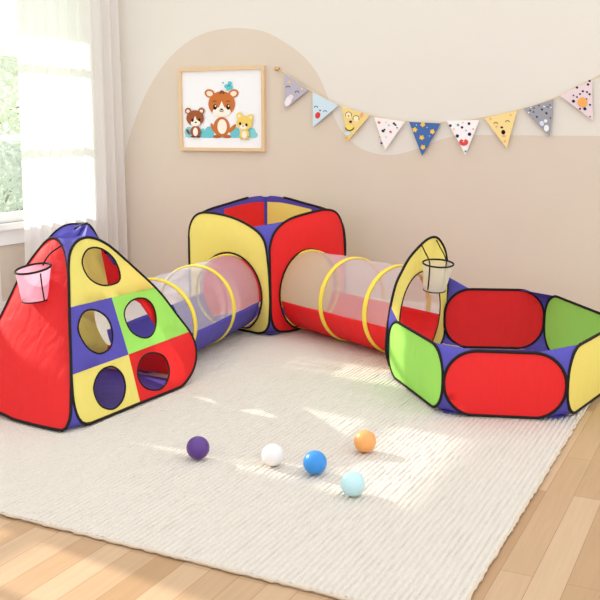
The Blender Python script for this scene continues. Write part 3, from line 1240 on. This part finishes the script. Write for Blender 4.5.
bunt = thing('pennant_bunting', (wallpt(440, 122, 0.02).x, YW - 0.02, wallpt(440, 122, 0.02).z), 'cord bunting of nine patterned triangular pennants strung across the back wall', 'bunting')
cord = [wallpt(x, y, 0.024) for x, y in ((277, 69.5), (285, 73), (308, 89), (325, 98.5), (341, 106), (370, 115.2), (407, 121.2), (440, 122.6), (463, 120.6), (484, 117.3), (519, 109.6), (556, 97.3), (592, 79.3), (602, 74), (640, 52.5))]
cord_obj('cord', spline(cord, 120, False), 0.0045, bunt, M['cord'], False, 6)


def flag_art(i, A):
    D, N_ = A.ell, (44, 48, 70)
    if i == 0:
        D(289, 82, 1.3, 1.3, (240, 200, 120))
        D(288.2, 101, 3.0, 5.6, (240, 232, 234), 25)
        D(291, 97, 2.4, 2.4, (236, 222, 228))
        A.arc(288, 88, 1.6, .7, 190, 350, N_)
        A.arc(297, 93, 1.6, .7, 190, 350, N_)
        D(302, 89, 1.2, .8, (236, 214, 150), 30)
    elif i == 1:
        A.arc(316, 108, 1.5, .7, 190, 350, N_)
        A.arc(325, 112.5, 1.5, .7, 190, 350, N_)
        D(320, 110.5, .9, .7, N_)
        D(317.7, 115.3, 2.6, 3.3, (222, 66, 60), 20)
    elif i == 2:
        for x, y in ((348.5, 115), (356, 118.6)):
            D(x, y, 3.3, 2.9, (250, 236, 190), 20)
            A.arc(x, y, 2.8, .6, 150, 390, (70, 60, 60))
        D(348.5, 116, .9, .9, (216, 110, 90))
        D(350.6, 121.7, 1.5, 1.3, N_)
        D(361.5, 115, 1.6, 2.4, (238, 170, 120), 30)
        D(349.5, 127.5, 4.6, 2.9, (246, 220, 110))
        A.arc(349.5, 126, 4, 1, 20, 160, N_)
        D(348, 133.5, 3, 1.8, (206, 226, 232))
        D(346.5, 138, 1.7, 1.6, (238, 180, 80))
    elif i == 3:
        for x, y, r, c in ((379, 122.5, 1.7, (226, 120, 104)), (386, 122.5, 1.2, (248, 210, 180)), (394, 123.5, 1.4, N_), (395.5, 125, 1.2, N_), (383, 131, 1.7, N_), (384.5, 129.6, 1.1, N_), (390.5, 131.8, 1.5, (220, 110, 96)), (381.5, 143.2, 1.3, (90, 70, 110)), (379.6, 136.8, .8, (236, 150, 130)), (386, 137, .9, (200, 200, 220)), (397, 127.8, .8, N_), (388.8, 125.2, .8, (150, 150, 170))):
            D(x, y, r, r * .8, c, 30, 10)
    elif i == 4:
        for x, y in ((414.8, 129.8), (422.8, 124.6), (432.4, 131.6), (421.8, 137.6), (423, 147.3)):
            for k in range(5):
                a = k * 72 + 13 * x
                D(x + 1.4 * math.cos(math.radians(a)), y + 1.4 * math.sin(math.radians(a)), 1.35, .95, (240, 200, 96), a, 8)
        for x, y in ((416.5, 125), (429.5, 136), (427, 127.5)):
            D(x, y, .6, .5, (220, 226, 240), 0, 8)
    elif i == 5:
        for x, y, r, c in ((450.4, 125.6, 1.4, N_), (458, 125, 1.3, (90, 150, 150)), (462, 127.4, 1.3, N_), (469, 123.6, 1.4, N_), (457.3, 136, 1.7, N_), (469.5, 134.2, 1.8, N_), (453.8, 129.2, .9, (244, 190, 120)), (466, 130.5, .9, (150, 190, 210)), (473, 129, .9, (240, 160, 140)), (463, 122.6, .8, (244, 190, 120)), (465.5, 151.3, 1.1, (90, 160, 170))):
            D(x, y, r, r, c, 0, 12)
        D(463.6, 142.2, 4.6, 3.5, (226, 80, 76))
        D(463.6, 138.9, 1.8, 1.2, (246, 243, 244))
        D(463.6, 141.4, .7, .7, (255, 220, 200))
    elif i == 6:
        A.arc(495.8, 124.3, 1.6, .7, 190, 350, N_)
        A.arc(507.5, 122.5, 1.6, .7, 190, 350, N_)
        D(501.8, 127.4, 1.4, 1.1, N_)
        D(503.3, 132.2, 2, 2.3, (30, 24, 24))
        D(503.8, 136, 2, .9, (240, 160, 130))
        for x, y in ((490.4, 118.8), (510.6, 114.8), (504.8, 141.2), (496.5, 126.5)):
            D(x, y, 1.1, .9, (236, 170, 120))
    elif i == 7:
        for x, y, r in ((530, 110.5, .9), (533.5, 112, 1), (536.8, 116.8, 1.2), (542, 109.4, 1.3), (546.4, 113.2, 1.4), (548, 107, .9), (539, 105.6, .9), (550, 105, .8), (534, 108, .8), (550.5, 118, .9), (541, 121, .8)):
            D(x, y, r, r * .8, (60, 60, 72), 30, 9)
        for x, y, r in ((528.7, 112.7, 1), (544, 106.5, .9), (551, 107.5, .8), (531, 107.4, .8)):
            D(x, y, r, r * .8, (240, 240, 244), 10, 9)
        D(541.8, 123.4, 2.2, 2.8, (214, 224, 240), -25)
        D(546.4, 128.2, 2.6, 3.4, (240, 240, 244))
        D(545.6, 121, 1.8, 1.8, (240, 240, 244))
    else:
        for x, y, r in ((588, 84.5, 1.4), (589.6, 81, 1.3), (577, 87.5, 1.3), (582.8, 91.2, 1.2), (587, 92, 1.1), (580, 94, 1), (573.5, 101.2, 1.7), (577, 97, 1), (584.8, 108.8, 1.7), (580, 108.8, 1.1), (589.6, 94.2, 1.2), (590, 104.8, 1.1), (590, 116.6, .8), (573.4, 95.4, .9), (586.5, 99, .9)):
            D(x, y, r, r * .9, (44, 40, 56), 20, 9)
        D(582.4, 102.2, 4.9, 4.9, (244, 172, 92), 0, 24)


for i, (a, b, c, rgb, lab) in enumerate(flags):
    bm = bmesh.new()
    A = Art(lambda x, y, l: wallpt(x, y, 0.0295 + l))
    A.k = -1
    fa, fbk = [wallpt(*p, 0.0293) for p in (a, b, c)], [wallpt(*p, 0.0293) + Vector((0, 0.005, 0)) for p in (a, b, c)]
    va = [A.bm.verts.new(p) for p in fa]
    vb = [A.bm.verts.new(p) for p in fbk]
    k = A.mi(rgb)
    A.bm.faces.new(va).material_index = k
    A.bm.faces.new(vb[::-1]).material_index = k
    for q in range(3):
        A.bm.faces.new((va[q], va[(q + 1) % 3], vb[(q + 1) % 3], vb[q])).material_index = k
    A.k = 0
    flag_art(i, A)
    bm.free()
    o = link('pennant', A.bm, A.mats, bunt)
    o['label'] = lab


def hook(p, label):
    bm = bmesh.new()
    tube(bm, [Vector((p.x, YW - 0.001, p.z)), Vector((p.x, YW - 0.03, p.z))], 0.011, n=14)
    tube(bm, [Vector((p.x, YW - 0.026, p.z)), Vector((p.x, YW - 0.034, p.z)), Vector((p.x, YW - 0.042, p.z))], 0.017, n=16)
    tag(link('wall_hook', bm, M['brass'], None, True), label, 'hook')


hook(peg_p, 'small brass wall knob holding the bunting cord beside the picture')
hook(end_p, 'brass wall knob holding the right end of the bunting')

# ------------------------------------------------------------------ light
wd = bpy.data.worlds.new('daylight')
scene.world = wd
wd.use_nodes = True
bg = wd.node_tree.nodes['Background']
bg.inputs[0].default_value = (0.97, 0.985, 1.0, 1)
bg.inputs[1].default_value = 1.3
sd = bpy.data.lights.new('sun', 'SUN')
sd.energy = 4.3
sd.angle = math.radians(0.9)
sd.color = (1.0, 0.95, 0.86)
so = bpy.data.objects.new('sun', sd)
COL.objects.link(so)
el, hd = math.radians(28), math.radians(-7)
dv = Vector((math.cos(el) * math.cos(hd), math.cos(el) * math.sin(hd), -math.sin(el)))
so.rotation_euler = dv.to_track_quat('-Z', 'Y').to_euler()
so.location = (-9, 4, 5)

vs = scene.view_settings
vs.view_transform = 'Standard'
vs.look = 'None'
vs.gamma = 1
vs.exposure = 0.22
vs.use_curve_mapping = False
try:
    scene.cycles.transparent_max_bounces = 24
    scene.cycles.max_bounces = 10
except Exception:
    pass
